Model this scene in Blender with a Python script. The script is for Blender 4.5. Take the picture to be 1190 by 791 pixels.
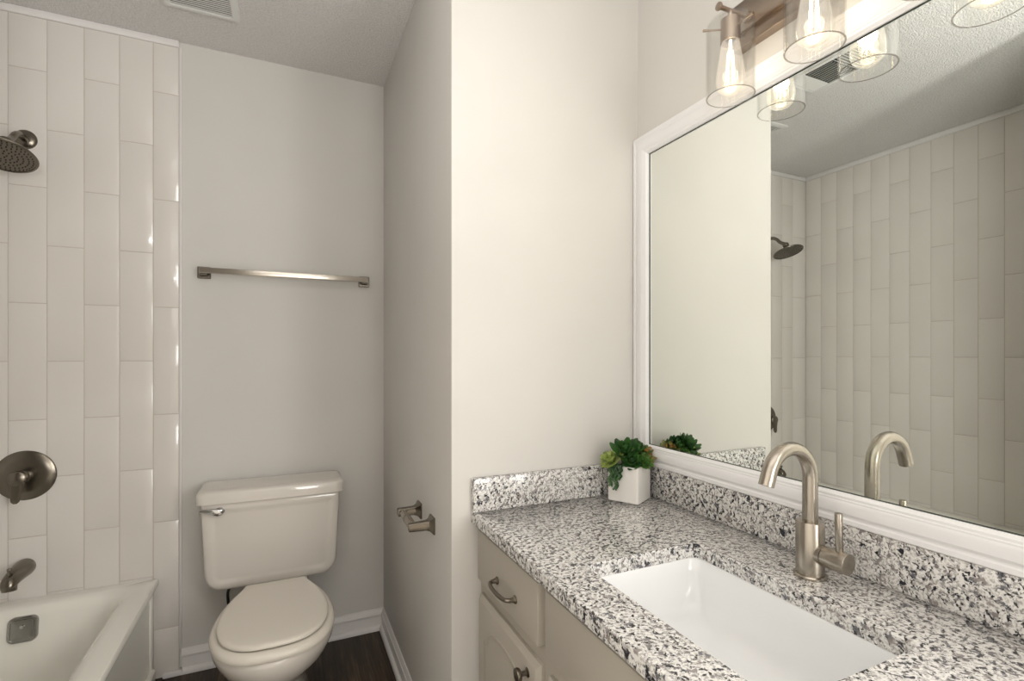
import bpy, bmesh, math, random
from mathutils import Vector, Matrix, noise

for o in list(bpy.data.objects):
    bpy.data.objects.remove(o)
SC = bpy.context.scene
C = SC.collection
PI = math.pi
random.seed(7)

# ------------------------------------------------------------ camera
cam_d = bpy.data.cameras.new('camera')
cam_d.sensor_width = 36.0
cam_d.sensor_fit = 'HORIZONTAL'
cam_d.lens = 580.3 / 1190 * 36
cam_d.shift_y = 16.0 / 1190
cam_d.clip_start = 0.02
cam = bpy.data.objects.new('camera', cam_d)
C.objects.link(cam)
cam.location = (0, 0, 1.2325)
cam.rotation_euler = (PI / 2, 0, -0.426)
SC.camera = cam

# ------------------------------------------------------------ exposure, world, lights
SC.view_settings.view_transform = 'Standard'
SC.view_settings.look = 'None'
SC.view_settings.exposure = -0.05
SC.view_settings.gamma = 1.0
SC.view_settings.use_curve_mapping = False

world = bpy.data.worlds.new('world')
SC.world = world
world.use_nodes = True
bg = world.node_tree.nodes['Background']
bg.inputs[0].default_value = (0.75, 0.85, 1.0, 1)
bg.inputs[1].default_value = 0.6

WINDOW_W = 22.0      # daylight through the window of the room behind
BULB_W = 0.12
SIDE_W = 98.0
FLASH_W = 20.5
def area(name, loc, rot, sx, sy, power, col):
    d = bpy.data.lights.new(name, 'AREA')
    d.shape = 'RECTANGLE'; d.size = sx; d.size_y = sy
    d.energy = power; d.color = col
    o = bpy.data.objects.new(name, d); C.objects.link(o)
    o.location = loc; o.rotation_euler = rot
    return o
# daylight at the window in the rear wall (see window_1), shining into the room
area('window_daylight', (0.62, -3.06, 1.45), (PI / 2 + 0.25, 0, 0), 0.50, 1.0, WINDOW_W, (1.0, 0.98, 0.95))
# broad fill light added at an invented opening in that room's right wall
area('side_fill', (1.08, -0.80, 1.25), (0, -PI / 2, PI), 1.5, 1.3, SIDE_W, (1.0, 0.98, 0.95))
# the photographer's flash beside the camera, aimed up and bounced off the ceiling
area('bounce_flash', (-0.16, -0.14, 1.42), (PI, 0, 0), 0.16, 0.16, FLASH_W, (1.0, 0.99, 0.97))

# ------------------------------------------------------------ materials
def new_mat(name, base=(0.8, 0.8, 0.8), rough=0.5, metal=0.0, coat=0.0, spec=0.5):
    m = bpy.data.materials.new(name); m.use_nodes = True
    p = m.node_tree.nodes['Principled BSDF']
    p.inputs['Base Color'].default_value = (*base, 1)
    p.inputs['Roughness'].default_value = rough
    p.inputs['Metallic'].default_value = metal
    p.inputs['Specular IOR Level'].default_value = spec
    if coat:
        p.inputs['Coat Weight'].default_value = coat
        p.inputs['Coat Roughness'].default_value = 0.06
    return m, m.node_tree, p
def N(t, kind, **kw):
    n = t.nodes.new(kind)
    for k, v in kw.items(): setattr(n, k, v)
    return n
def coords(t, scale=(1, 1, 1)):
    tc = N(t, 'ShaderNodeTexCoord'); mp = N(t, 'ShaderNodeMapping')
    mp.inputs['Scale'].default_value = scale
    t.links.new(tc.outputs['Object'], mp.inputs['Vector'])
    return mp.outputs['Vector']
def noise_tex(t, vec, scale, detail=3, rough=0.5):
    n = N(t, 'ShaderNodeTexNoise')
    n.inputs['Scale'].default_value = scale; n.inputs['Detail'].default_value = detail
    n.inputs['Roughness'].default_value = rough
    t.links.new(vec, n.inputs['Vector'])
    return n
def ramp(t, fac, stops, interp='LINEAR'):
    r = N(t, 'ShaderNodeValToRGB'); cr = r.color_ramp; cr.interpolation = interp
    while len(cr.elements) < len(stops): cr.elements.new(0.5)
    for e, (pos, col) in zip(cr.elements, stops):
        e.position = pos; e.color = (*col, 1)
    t.links.new(fac, r.inputs['Fac'])
    return r
def bump(t, p, height, strength, dist=0.001):
    b = N(t, 'ShaderNodeBump')
    b.inputs['Strength'].default_value = strength; b.inputs['Distance'].default_value = dist
    t.links.new(height, b.inputs['Height']); t.links.new(b.outputs['Normal'], p.inputs['Normal'])
def mix(t, fac, a, b, mode='MIX'):
    m = N(t, 'ShaderNodeMix', data_type='RGBA', blend_type=mode)
    for sock, v in ((m.inputs[0], fac), (m.inputs[6], a), (m.inputs[7], b)):
        if isinstance(v, (int, float)): sock.default_value = v
        elif isinstance(v, tuple): sock.default_value = (*v, 1)
        else: t.links.new(v, sock)
    return m.outputs[2]

def paint(name, col, rough=0.55, bstr=0.12):
    m, t, p = new_mat(name, col, rough, spec=0.35)
    v = coords(t)
    n = noise_tex(t, v, 260, 3)
    n2 = noise_tex(t, v, 3.0, 2)
    c = ramp(t, n2.outputs['Fac'], [(0.3, tuple(x * 0.975 for x in col)), (0.7, tuple(min(1, x * 1.02) for x in col))])
    t.links.new(c.outputs['Color'], p.inputs['Base Color'])
    bump(t, p, n.outputs['Fac'], bstr, 0.0006)
    return m
M = {}
M['wall'] = paint('wall_paint', (0.69, 0.668, 0.632))
M['trim'] = paint('trim_paint', (0.80, 0.775, 0.76), 0.35, 0.04)
M['frame'] = paint('mirror_frame_paint', (0.84, 0.83, 0.83), 0.38, 0.05)
M['cabinet'] = paint('cabinet_paint', (0.46, 0.42, 0.36), 0.42, 0.10)
m, t, p = new_mat('popcorn_ceiling', (0.80, 0.78, 0.75), 0.9, spec=0.1)
v = coords(t)
n = noise_tex(t, v, 150, 3, 0.6); vo = N(t, 'ShaderNodeTexVoronoi'); vo.inputs['Scale'].default_value = 190
t.links.new(v, vo.inputs['Vector'])
c = ramp(t, n.outputs['Fac'], [(0.30, (0.70, 0.675, 0.645)), (0.55, (0.80, 0.785, 0.775)), (0.8, (0.86, 0.85, 0.84))])
t.links.new(c.outputs['Color'], p.inputs['Base Color'])
mm = N(t, 'ShaderNodeMath', operation='SUBTRACT'); t.links.new(n.outputs['Fac'], mm.inputs[0]); t.links.new(vo.outputs['Distance'], mm.inputs[1])
bump(t, p, mm.outputs[0], 0.9, 0.0035)
M['ceiling'] = m

m, t, p = new_mat('glazed_tile', (0.78, 0.74, 0.69), 0.12, coat=0.3)
v = coords(t)
n = noise_tex(t, v, 2.2, 2); n2 = noise_tex(t, v, 9, 2)
c = ramp(t, n.outputs['Fac'], [(0.3, (0.75, 0.71, 0.665)), (0.7, (0.80, 0.765, 0.72))])
t.links.new(c.outputs['Color'], p.inputs['Base Color'])
bump(t, p, n2.outputs['Fac'], 0.10, 0.004)
M['tile'] = m
M['grout'] = new_mat('grout', (0.62, 0.565, 0.50), 0.9)[0]

# dark wood plank floor, boards run in depth
m, t, p = new_mat('dark_plank_floor', (0.1, 0.06, 0.04), 0.42)
v = coords(t)
br = N(t, 'ShaderNodeTexBrick'); br.offset = 0.37; br.squash = 1.0
br.inputs['Scale'].default_value = 1.0; br.inputs['Mortar Size'].default_value = 0.0012
br.inputs['Brick Width'].default_value = 1.2; br.inputs['Row Height'].default_value = 0.15
br.inputs['Color1'].default_value = (0.3, 0.3, 0.3, 1); br.inputs['Color2'].default_value = (1, 1, 1, 1); br.inputs['Mortar'].default_value = (0, 0, 0, 1)
tc = N(t, 'ShaderNodeTexCoord'); mp = N(t, 'ShaderNodeMapping'); mp.inputs['Rotation'].default_value = (0, 0, PI / 2)
t.links.new(tc.outputs['Object'], mp.inputs['Vector']); t.links.new(mp.outputs['Vector'], br.inputs['Vector'])
v2 = coords(t, (16, 1.2, 1)); n = noise_tex(t, v2, 2.0, 6, 0.65)
v3 = coords(t, (60, 3, 1)); n3 = noise_tex(t, v3, 2.5, 4, 0.6)
c = ramp(t, n.outputs['Fac'], [(0.28, (0.016, 0.010, 0.005)), (0.5, (0.070, 0.043, 0.022)), (0.70, (0.19, 0.13, 0.075))])
c2 = ramp(t, n3.outputs['Fac'], [(0.35, (0.45, 0.45, 0.45)), (0.65, (1.2, 1.15, 1.1))])
mc = mix(t, 1.0, c.outputs['Color'], c2.outputs['Color'], 'MULTIPLY')
mc2 = mix(t, 0.75, mc, br.outputs['Color'], 'MULTIPLY')
t.links.new(mc2, p.inputs['Base Color']); bump(t, p, n3.outputs['Fac'], 0.2, 0.001)
M['floor'] = m

m, t, p = new_mat('pale_bounce_carpet', (0.62, 0.57, 0.50), 0.95)  # unseen floor, made pale to bounce light up to the ceiling
bump(t, p, noise_tex(t, coords(t), 400, 2).outputs['Fac'], 0.6, 0.003)
M['bounce_carpet'] = m

# granite
m, t, p = new_mat('speckled_granite', (0.7, 0.68, 0.65), 0.16, coat=0.25)
v = coords(t)
wn = noise_tex(t, v, 55, 2)
dv = N(t, 'ShaderNodeVectorMath', operation='MULTIPLY_ADD'); dv.inputs[1].default_value = (0.012,) * 3
t.links.new(wn.outputs['Color'], dv.inputs[0]); t.links.new(v, dv.inputs[2])
v = dv.outputs[0]
g1 = noise_tex(t, v, 88, 3, 0.6)
g2 = noise_tex(t, v, 190, 3, 0.6)
g3 = noise_tex(t, v, 108, 3, 0.6)
g4 = noise_tex(t, v, 42, 2, 0.5)
base = ramp(t, g2.outputs['Fac'], [(0.36, (0.34, 0.325, 0.31)), (0.47, (0.62, 0.60, 0.575)), (0.58, (0.80, 0.785, 0.755))])
gray = ramp(t, g1.outputs['Fac'], [(0.53, (0, 0, 0)), (0.60, (1, 1, 1))])
graycol = ramp(t, g4.outputs['Fac'], [(0.40, (0.13, 0.13, 0.145)), (0.62, (0.30, 0.265, 0.25))])
a1 = mix(t, gray.outputs['Color'], base.outputs['Color'], graycol.outputs['Color'])
blk = ramp(t, g3.outputs['Fac'], [(0.545, (0, 0, 0)), (0.60, (1, 1, 1))])
a2 = mix(t, blk.outputs['Color'], a1, (0.014, 0.014, 0.020))
bl2 = ramp(t, noise_tex(t, v, 60, 4, 0.65).outputs['Fac'], [(0.60, (0, 0, 0)), (0.64, (1, 1, 1))])
a2 = mix(t, bl2.outputs['Color'], a2, (0.012, 0.013, 0.022))
wht = ramp(t, noise_tex(t, v, 110, 2).outputs['Fac'], [(0.57, (0, 0, 0)), (0.64, (1, 1, 1))])
a3 = mix(t, wht.outputs['Color'], a2, (0.78, 0.765, 0.74))
t.links.new(a3, p.inputs['Base Color'])
M['granite'] = m

M['porcelain'] = new_mat('toilet_porcelain', (0.76, 0.715, 0.655), 0.10, coat=0.4)[0]
M['seat'] = new_mat('toilet_seat_plastic', (0.76, 0.71, 0.63), 0.24)[0]
M['tub'] = new_mat('tub_enamel', (0.92, 0.90, 0.83), 0.14, coat=0.4)[0]
M['sink'] = new_mat('sink_porcelain', (0.86, 0.865, 0.87), 0.08, coat=0.4)[0]
def metal(name, col, rough):
    m, t, p = new_mat(name, col, rough, 1.0)
    n = noise_tex(t, coords(t, (1, 1, 6)), 320, 2)
    r = N(t, 'ShaderNodeMapRange'); r.inputs['To Min'].default_value = rough * 0.94; r.inputs['To Max'].default_value = rough * 1.07
    t.links.new(n.outputs['Fac'], r.inputs['Value']); t.links.new(r.outputs['Result'], p.inputs['Roughness'])
    return m
M['nickel'] = metal('brushed_nickel', (0.41, 0.37, 0.315), 0.25)
M['nickel_lit'] = metal('lit_nickel_bar', (0.62, 0.575, 0.51), 0.22)  # nickel copy lightened to carry the highlight on the towel bar
M['nickel_shaded'] = metal('shaded_brushed_nickel', (0.20, 0.178, 0.147), 0.26)  # nickel copy darkened for the dim surroundings it would reflect
M['chrome'] = metal('chrome', (0.62, 0.62, 0.62), 0.10)
M['overflow'] = metal('grey_nickel', (0.36, 0.355, 0.34), 0.25)
M['pewter'] = metal('pewter', (0.22, 0.19, 0.155), 0.32)
M['sconce_metal'] = metal('sconce_nickel', (0.40, 0.325, 0.265), 0.30)
M['nozzle'] = new_mat('dark_rubber', (0.015, 0.014, 0.013), 0.6)[0]
M['rubber'] = new_mat('black_gap', (0.02, 0.02, 0.02), 0.8)[0]
M['pot'] = new_mat('white_ceramic_pot', (0.80, 0.775, 0.735), 0.45)[0]
M['soil'] = new_mat('soil', (0.03, 0.022, 0.016), 0.95)[0]
M['mirror'] = new_mat('mirror_silver', (0.90, 0.93, 0.89), 0.0, 1.0)[0]
M['mirror_edge'] = new_mat('mirror_edge', (0.05, 0.06, 0.055), 0.2)[0]
M['vent'] = new_mat('vent_paint', (0.76, 0.755, 0.735), 0.5)[0]
M['dark'] = new_mat('recess_shade', (0.07, 0.07, 0.062), 0.9)[0]
def leaf_mat(name, c1, c2):
    m, t, p = new_mat(name, c1, 0.42)
    n = noise_tex(t, coords(t), 45, 2)
    c = ramp(t, n.outputs['Fac'], [(0.35, c1), (0.65, c2)])
    t.links.new(c.outputs['Color'], p.inputs['Base Color'])
    return m
M['leaf_dark'] = leaf_mat('dark_green_leaf', (0.014, 0.050, 0.014), (0.05, 0.15, 0.028))
M['leaf_mid'] = leaf_mat('mid_green_leaf', (0.035, 0.11, 0.018), (0.13, 0.26, 0.05))
M['leaf_lime'] = leaf_mat('yellow_green_leaf', (0.20, 0.29, 0.055), (0.42, 0.48, 0.14))
M['leaf_red'] = leaf_mat('reddish_leaf', (0.13, 0.17, 0.03), (0.27, 0.12, 0.03))
# thin clear glass: see-through with a fresnel sheen
def thin_glass(name, tint, strength=1.0):
    m = bpy.data.materials.new(name); m.use_nodes = True; t = m.node_tree; t.nodes.clear()
    out = N(t, 'ShaderNodeOutputMaterial'); tr = N(t, 'ShaderNodeBsdfTransparent'); gl = N(t, 'ShaderNodeBsdfGlossy')
    tr.inputs['Color'].default_value = (*tint, 1); gl.inputs['Roughness'].default_value = 0.03
    fr = N(t, 'ShaderNodeLayerWeight'); fr.inputs['Blend'].default_value = 0.28
    mu = N(t, 'ShaderNodeMath', operation='MULTIPLY'); mu.inputs[1].default_value = strength
    t.links.new(fr.outputs['Facing'], mu.inputs[0])
    ms = N(t, 'ShaderNodeMixShader')
    t.links.new(mu.outputs[0], ms.inputs[0]); t.links.new(tr.outputs[0], ms.inputs[1]); t.links.new(gl.outputs[0], ms.inputs[2])
    t.links.new(ms.outputs[0], out.inputs[0])
    return m
M['glass'] = thin_glass('clear_glass', (0.98, 0.98, 0.975), 0.38)
M['bulb_glass'] = thin_glass('bulb_glass', (0.99, 0.965, 0.91), 0.8)
def add_glow(m, col, s):
    t = m.node_tree; out = t.nodes['Material Output']; sh_ = out.inputs[0].links[0].from_node
    e = N(t, 'ShaderNodeEmission'); e.inputs[0].default_value = (*col, 1); e.inputs[1].default_value = s
    ad = N(t, 'ShaderNodeAddShader'); t.links.new(sh_.outputs[0], ad.inputs[0]); t.links.new(e.outputs[0], ad.inputs[1]); t.links.new(ad.outputs[0], out.inputs[0])
add_glow(M['bulb_glass'], (1.0, 0.90, 0.76), 0.24)
def emit(name, col, s):
    m = bpy.data.materials.new(name); m.use_nodes = True; t = m.node_tree; t.nodes.clear()
    out = N(t, 'ShaderNodeOutputMaterial'); e = N(t, 'ShaderNodeEmission')
    e.inputs[0].default_value = (*col, 1); e.inputs[1].default_value = s
    t.links.new(e.outputs[0], out.inputs[0]); return m
M['filament'] = emit('glowing_filament', (1.0, 0.84, 0.60), 9.0)

# ------------------------------------------------------------ mesh helpers
class MB:
    def __init__(s): s.bm = bmesh.new()
    def _add(s, verts, faces):
        vs = [s.bm.verts.new(v) for v in verts]
        for f in faces:
            try: s.bm.faces.new([vs[i] for i in f])
            except ValueError: pass
        return vs
    def box(s, x0, x1, y0, y1, z0, z1, bevel=0.0, seg=2, rot=None, center=None):
        b = bmesh.new(); bmesh.ops.create_cube(b, size=1.0)
        for v in b.verts:
            v.co = Vector(((x0 + x1) / 2 + v.co.x * (x1 - x0), (y0 + y1) / 2 + v.co.y * (y1 - y0), (z0 + z1) / 2 + v.co.z * (z1 - z0)))
        if bevel: bmesh.ops.bevel(b, geom=list(b.edges), offset=bevel, segments=seg, profile=0.5, affect='EDGES')
        if rot is not None:
            c = Vector(center or ((x0 + x1) / 2, (y0 + y1) / 2, (z0 + z1) / 2))
            for v in b.verts: v.co = c + rot @ (v.co - c)
        s.merge(b); return s
    def merge(s, b):
        mp = {}
        for v in b.verts: mp[v] = s.bm.verts.new(v.co)
        for f in b.faces:
            try: s.bm.faces.new([mp[v] for v in f.verts])
            except ValueError: pass
        b.free()
    def loft(s, rings, cap0=True, cap1=True, closed=True):
        vs = [[s.bm.verts.new(p) for p in r] for r in rings]
        n = len(rings[0])
        for a, b in zip(vs[:-1], vs[1:]):
            for i in range(n if closed else n - 1):
                j = (i + 1) % n
                try: s.bm.faces.new((a[i], a[j], b[j], b[i]))
                except ValueError: pass
        if cap0: s.bm.faces.new(list(reversed(vs[0])))
        if cap1: s.bm.faces.new(vs[-1])
        return s
    def lathe(s, prof, c, axis=(0, 0, 1), seg=32, cap0=True, cap1=True):
        ax = Vector(axis).normalized(); u = ax.orthogonal().normalized(); w = ax.cross(u); c = Vector(c)
        rings = [[c + ax * h + (u * math.cos(2 * PI * i / seg) + w * math.sin(2 * PI * i / seg)) * max(r, 1e-5) for i in range(seg)] for r, h in prof]
        return s.loft(rings, cap0, cap1)
    def cyl(s, p0, p1, r, r1=None, seg=24, bev=0.0):
        p0 = Vector(p0); p1 = Vector(p1); L = (p1 - p0).length; r1 = r if r1 is None else r1
        if bev: prof = [(r - bev, 0), (r - bev * .3, bev * .3), (r, bev), (r1, L - bev), (r1 - bev * .3, L - bev * .3), (r1 - bev, L)]
        else: prof = [(r, 0), (r1, L)]
        return s.lathe(prof, p0, p1 - p0, seg)
    def tube(s, pts, rad, seg=16, cap=True, flat=None):
        pts = [Vector(q) for q in pts]; n = len(pts)
        rr = rad if isinstance(rad, (list, tuple)) else [rad] * n
        tan = [(pts[min(i + 1, n - 1)] - pts[max(i - 1, 0)]).normalized() for i in range(n)]
        u = tan[0].orthogonal().normalized(); rings = []
        for i in range(n):
            if i:
                q = tan[i - 1].rotation_difference(tan[i]); u = (q @ u).normalized()
            w = tan[i].cross(u)
            rings.append([pts[i] + (u * math.cos(2 * PI * k / seg) + w * math.sin(2 * PI * k / seg)) * rr[i] for k in range(seg)])
        return s.loft(rings, cap, cap)
    def build(s, name, mat, parent=None, angle=38, loc=None, smooth=True, weld=False):
        bm = s.bm
        if weld: bmesh.ops.remove_doubles(bm, verts=bm.verts, dist=1e-5)
        bmesh.ops.recalc_face_normals(bm, faces=bm.faces)
        th = math.radians(angle)
        for f in bm.faces: f.smooth = smooth
        for e in bm.edges:
            if len(e.link_faces) == 2: e.smooth = e.calc_face_angle(0) < th
        off = Vector((0, 0, 0)); q = parent
        while q is not None: off += q.location; q = q.parent
        l = Vector(loc) if loc is not None else Vector((0, 0, 0))
        if parent is None and loc is None:
            cs = [v.co for v in bm.verts]
            l = Vector(((min(c.x for c in cs) + max(c.x for c in cs)) / 2, (min(c.y for c in cs) + max(c.y for c in cs)) / 2, min(c.z for c in cs)))
        bmesh.ops.translate(bm, verts=bm.verts, vec=-(off + l))
        me = bpy.data.meshes.new(name); bm.to_mesh(me); bm.free()
        me.materials.append(mat)
        o = bpy.data.objects.new(name, me); C.objects.link(o)
        o.location = l
        if parent is not None: o.parent = parent
        return o
def tag(o, label, cat, group=None):
    o['label'] = label; o['category'] = cat
    if group: o['group'] = group
    return o
def thing(name, label, cat, loc, group=None):
    o = bpy.data.objects.new(name, None); o.empty_display_size = 0.05
    C.objects.link(o); o.location = loc
    return tag(o, label, cat, group)
def struct(name, mb, mat, parent=None):
    o = mb.build(name, mat, parent)
    if parent is None: o['kind'] = 'structure'
    return o
def rrect(w, h, r, n=6):
    """rounded rectangle outline centred on 0, counter-clockwise; r = (bl, br, tr, tl) or one radius"""
    if not isinstance(r, (tuple, list)): r = (r,) * 4
    pts = []
    for (sx, sy, a0, rr) in ((-1, -1, PI, r[0]), (1, -1, 1.5 * PI, r[1]), (1, 1, 0, r[2]), (-1, 1, 0.5 * PI, r[3])):
        cx = sx * (w / 2 - rr); cy = sy * (h / 2 - rr)
        for k in range(n + 1):
            a = a0 + k / n * PI / 2
            pts.append((cx + rr * math.cos(a), cy + rr * math.sin(a)))
    return pts
def catmull(pts, k=6):
    out = []
    P = [pts[0]] + list(pts) + [pts[-1]]
    for i in range(1, len(P) - 2):
        p0, p1, p2, p3 = (Vector(q) for q in P[i - 1:i + 3])
        for j in range(k):
            t = j / k
            out.append(0.5 * ((2 * p1) + (-p0 + p2) * t + (2 * p0 - 5 * p1 + 4 * p2 - p3) * t * t + (-p0 + 3 * p1 - 3 * p2 + p3) * t ** 3))
    out.append(Vector(pts[-1]))
    return out

# ------------------------------------------------------------ room dimensions (metres)
YB = 2.294     # back wall
XS = 0.404     # partition, face towards toilet
YE = 1.283     # end wall of the vanity recess
XW = 1.024      # mirror wall
XT = -1.2175   # tub wall
XE = -0.365    # right edge of the tiles on the back wall
ZC = 2.44
YR = -3.0      # rear wall of the room behind
T = 0.10
# ------------------------------------------------------------ structure
struct('floor', MB().box(XT - T, XW + T, 0.05, YB + T, -0.08, 0), M['floor'])
struct('floor_hall', MB().box(XT - T, XW + T, YR - T, 0.05, -0.08, 0), M['bounce_carpet'])
struct('ceiling', MB().box(XT - T, XW + T, YR - T, YB + T, ZC, ZC + 0.1), M['ceiling'])
wall_back = struct('wall_back', MB().box(XT - T, XS, YB, YB + T, 0, ZC), M['wall'])
wall_left = struct('wall_left', MB().box(XT - T, XT, YR - T, YB, 0, ZC), M['wall'])
b = MB()
b.box(XW, XW + T, -0.10, YE, 0, ZC); b.box(XW, XW + T, YR - T, -1.50, 0, ZC)
b.box(XW, XW + T, -1.50, -0.10, 0, 0.5); b.box(XW, XW + T, -1.50, -0.10, 2.0, ZC)
struct('wall_right', b, M['wall'])
b = MB()
for a in ((-1.55, -1.48, 0.45, 2.05), (-0.12, -0.05, 0.45, 2.05), (-0.83, -0.77, 0.5, 2.0), (-1.48, -0.12, 0.45, 0.52), (-1.48, -0.12, 1.98, 2.05)):
    b.box(XW - 0.02, XW + 0.02, a[0], a[1], a[2], a[3], 0.003)
fill_win = struct('fill_window', b, M['trim'])  # invented, unseen window built around the added side fill
MB().box(XW + 0.03, XW + 0.034, -1.50, -0.10, 0.5, 2.0).build('pane', M['glass'], fill_win)
struct('wall_partition', MB().box(XS, XW + T, YE, YB + T, 0, ZC, 0.004, 2), M['wall'])   # end of the vanity recess
struct('wall_tub_end', MB().box(XT, -0.437, 0.70, 0.762, 0, ZC), M['wall'])
WX0, WX1, WZ0, WZ1 = 0.34, 0.90, 0.92, 1.98
rw = MB()
rw.box(XT - T, WX0, YR - T, YR, 0, ZC); rw.box(WX1, XW + T, YR - T, YR, 0, ZC)
rw.box(WX0, WX1, YR - T, YR, 0, WZ0); rw.box(WX0, WX1, YR - T, YR, WZ1, ZC)
struct('wall_rear', rw, M['wall'])
wf = MB()
for a in ((WX0 - .05, WX0 + .02, WZ0 - .05, WZ1 + .05), (WX1 - .02, WX1 + .05, WZ0 - .05, WZ1 + .05), (WX0, WX1, WZ0 - .05, WZ0 + .02), (WX0, WX1, WZ1 - .02, WZ1 + .05)):
    wf.box(a[0], a[1], YR - 0.02, YR + 0.02, a[2], a[3], 0.003)
win = struct('window_1', wf, M['trim'])
MB().box(WX0, WX1, YR - T + 0.012, YR - T + 0.016, WZ0, WZ1).build('pane', M['glass'], win)

# tiles: geometry with bevelled edges on a grout bed
TW, TH, G = 0.1036, 0.4085, 0.0026
def tile_panel(parent, name, axis, seams, zoff, face, thick, zlo, zhi):
    b = MB()
    for i in range(len(seams) - 1):
        a0, a1 = sorted((seams[i], seams[i + 1]))
        z = zoff[i % 2]
        while z > zlo - TH: z -= TH
        while z < zhi:
            z0 = max(z, zlo) + G / 2; z1 = min(z + TH, zhi) - G / 2
            if z1 - z0 > 0.01:
                if axis == 'x': b.box(a0 + G / 2, a1 - G / 2, face, face + thick, z0, z1, 0.0010, 2)
                else: b.box(face - thick, face, a0 + G / 2, a1 - G / 2, z0, z1, 0.0010, 2)
            z += TH
    return b.build(name, M['tile'], parent)
ZTT = ZC - 0.027
seamsx = [-0.3737] + [-0.4561 - i * TW for i in range(7)] + [XT + 0.010]
MB().box(XT, -0.3737, YB - 0.008, YB, 0.0, ZTT).build('grout_bed', M['grout'], wall_back)
tile_panel(wall_back, 'wall_tiles', 'x', seamsx, (1.4117, 1.616), YB - 0.010, 0.009, 0.0, ZTT)
seamsy = [YB - 0.010] + [2.1766 - i * TW for i in range(13)] + [0.762]
MB().box(XT, XT + 0.008, 0.762, YB - 0.008, 0.36, ZTT).build('grout_bed', M['grout'], wall_left)
tile_panel(wall_left, 'wall_tiles', 'y', seamsy, (1.625, 1.822), XT + 0.010, 0.009, 0.36, ZTT)
MB().box(XT + 0.001, -0.3737, YB - 0.016, YB, ZTT, ZC, 0.004).build('tile_cap', M['trim'], wall_back)
MB().box(XT, XT + 0.016, 0.762, YB - 0.016, ZTT, ZC, 0.004).build('tile_cap', M['trim'], wall_left)
# white caulk bead along the vertical tile edge
struct('trim_1', MB().box(-0.3737, -0.366, YB - 0.007, YB, 0.095, ZTT + 0.006, 0.002), M['trim'])

# baseboards: stepped profile
prof = [(0.0, 0.0), (0.022, 0.0), (0.0225, 0.008), (0.0205, 0.015), (0.016, 0.020), (0.0105, 0.022), (0.0100, 0.025), (0.0100, 0.060), (0.0125, 0.063), (0.0135, 0.067), (0.0125, 0.071), (0.0095, 0.073), (0.0085, 0.078), (0.0055, 0.084), (0.004, 0.091), (0.0, 0.092)]
b = MB(); b.loft([[Vector((x, YB - d, z)) for d, z in prof] for x in (-0.366, XS)])
struct('baseboard_back', b, M['trim'])
b = MB(); b.loft([[Vector((XS - d, y, z)) for d, z in prof] for y in (YB, YE)])
struct('baseboard_partition', b, M['trim'])
struct('trim_2', MB().box(-0.425, -0.36, YB - 0.026, YB - 0.009, 0, 0.022, 0.005), M['trim'])

# ------------------------------------------------------------ bathtub
X0, X1, Y0, Y1 = XT + 0.0105, -0.437, 0.764, YB - 0.0105
ZT = 0.383
tub = thing('bathtub', 'white alcove bathtub with plain front apron below the tiled walls', 'bathtub', ((X0 + X1) / 2, (Y0 + Y1) / 2, 0))
def tubring(x0, x1, y0, y1, z, r, n=8):
    return [Vector(((x0 + x1) / 2 + px, (y0 + y1) / 2 + py, z)) for px, py in rrect(x1 - x0, y1 - y0, r, n)]
b = MB()
rings = [tubring(X0 + .02, X1 - .022, Y0 + .001, Y1 - .001, 0.0, 0.004),
         tubring(X0 + .02, X1 - .022, Y0 + .001, Y1 - .001, 0.335, 0.004),
         tubring(X0 + .003, X1 - .010, Y0 + .0008, Y1 - .0008, 0.350, 0.004),
         tubring(X0 + .001, X1 - .002, Y0, Y1, 0.358, 0.004),
         tubring(X0, X1, Y0, Y1, 0.366, 0.005),
         tubring(X0, X1 - .001, Y0, Y1, 0.377, 0.006),
         tubring(X0 + .003, X1 - .005, Y0 + .003, Y1 - .003, ZT, 0.010),
         tubring(X0 + .050, X1 - .052, Y0 + .065, Y1 - .040, ZT + 0.001, 0.070),
         tubring(X0 + .065, X1 - .074, Y0 + .082, Y1 - .058, ZT - 0.003, 0.085),
         tubring(X0 + .076, X1 - .088, Y0 + .100, Y1 - .068, ZT - 0.014, 0.10),
         tubring(X0 + .085, X1 - .098, Y0 + .118, Y1 - .076, ZT - 0.038, 0.105),
         tubring(X0 + .112, X1 - .126, Y0 + .200, Y1 - .100, 0.170, 0.12),
         tubring(X0 + .125, X1 - .135, Y0 + .260, Y1 - .115, 0.090, 0.10),
         tubring(X0 + .170, X1 - .180, Y0 + .320, Y1 - .160, 0.060, 0.09),
         tubring(X0 + .260, X1 - .265, Y0 + .450, Y1 - .260, 0.052, 0.06)]
b.loft(rings)
# raised toe band and frame on the apron
b.box(X1 - .030, X1 - .004, Y0 + .002, Y1 - .03, 0.0, 0.060, 0.008)
b.box(X1 - .030, X1 - .015, Y1 - .045, Y1 - .006, 0.05, 0.34, 0.004)
tb = b.build('tub_body', M['tub'], tub, angle=50)
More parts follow.
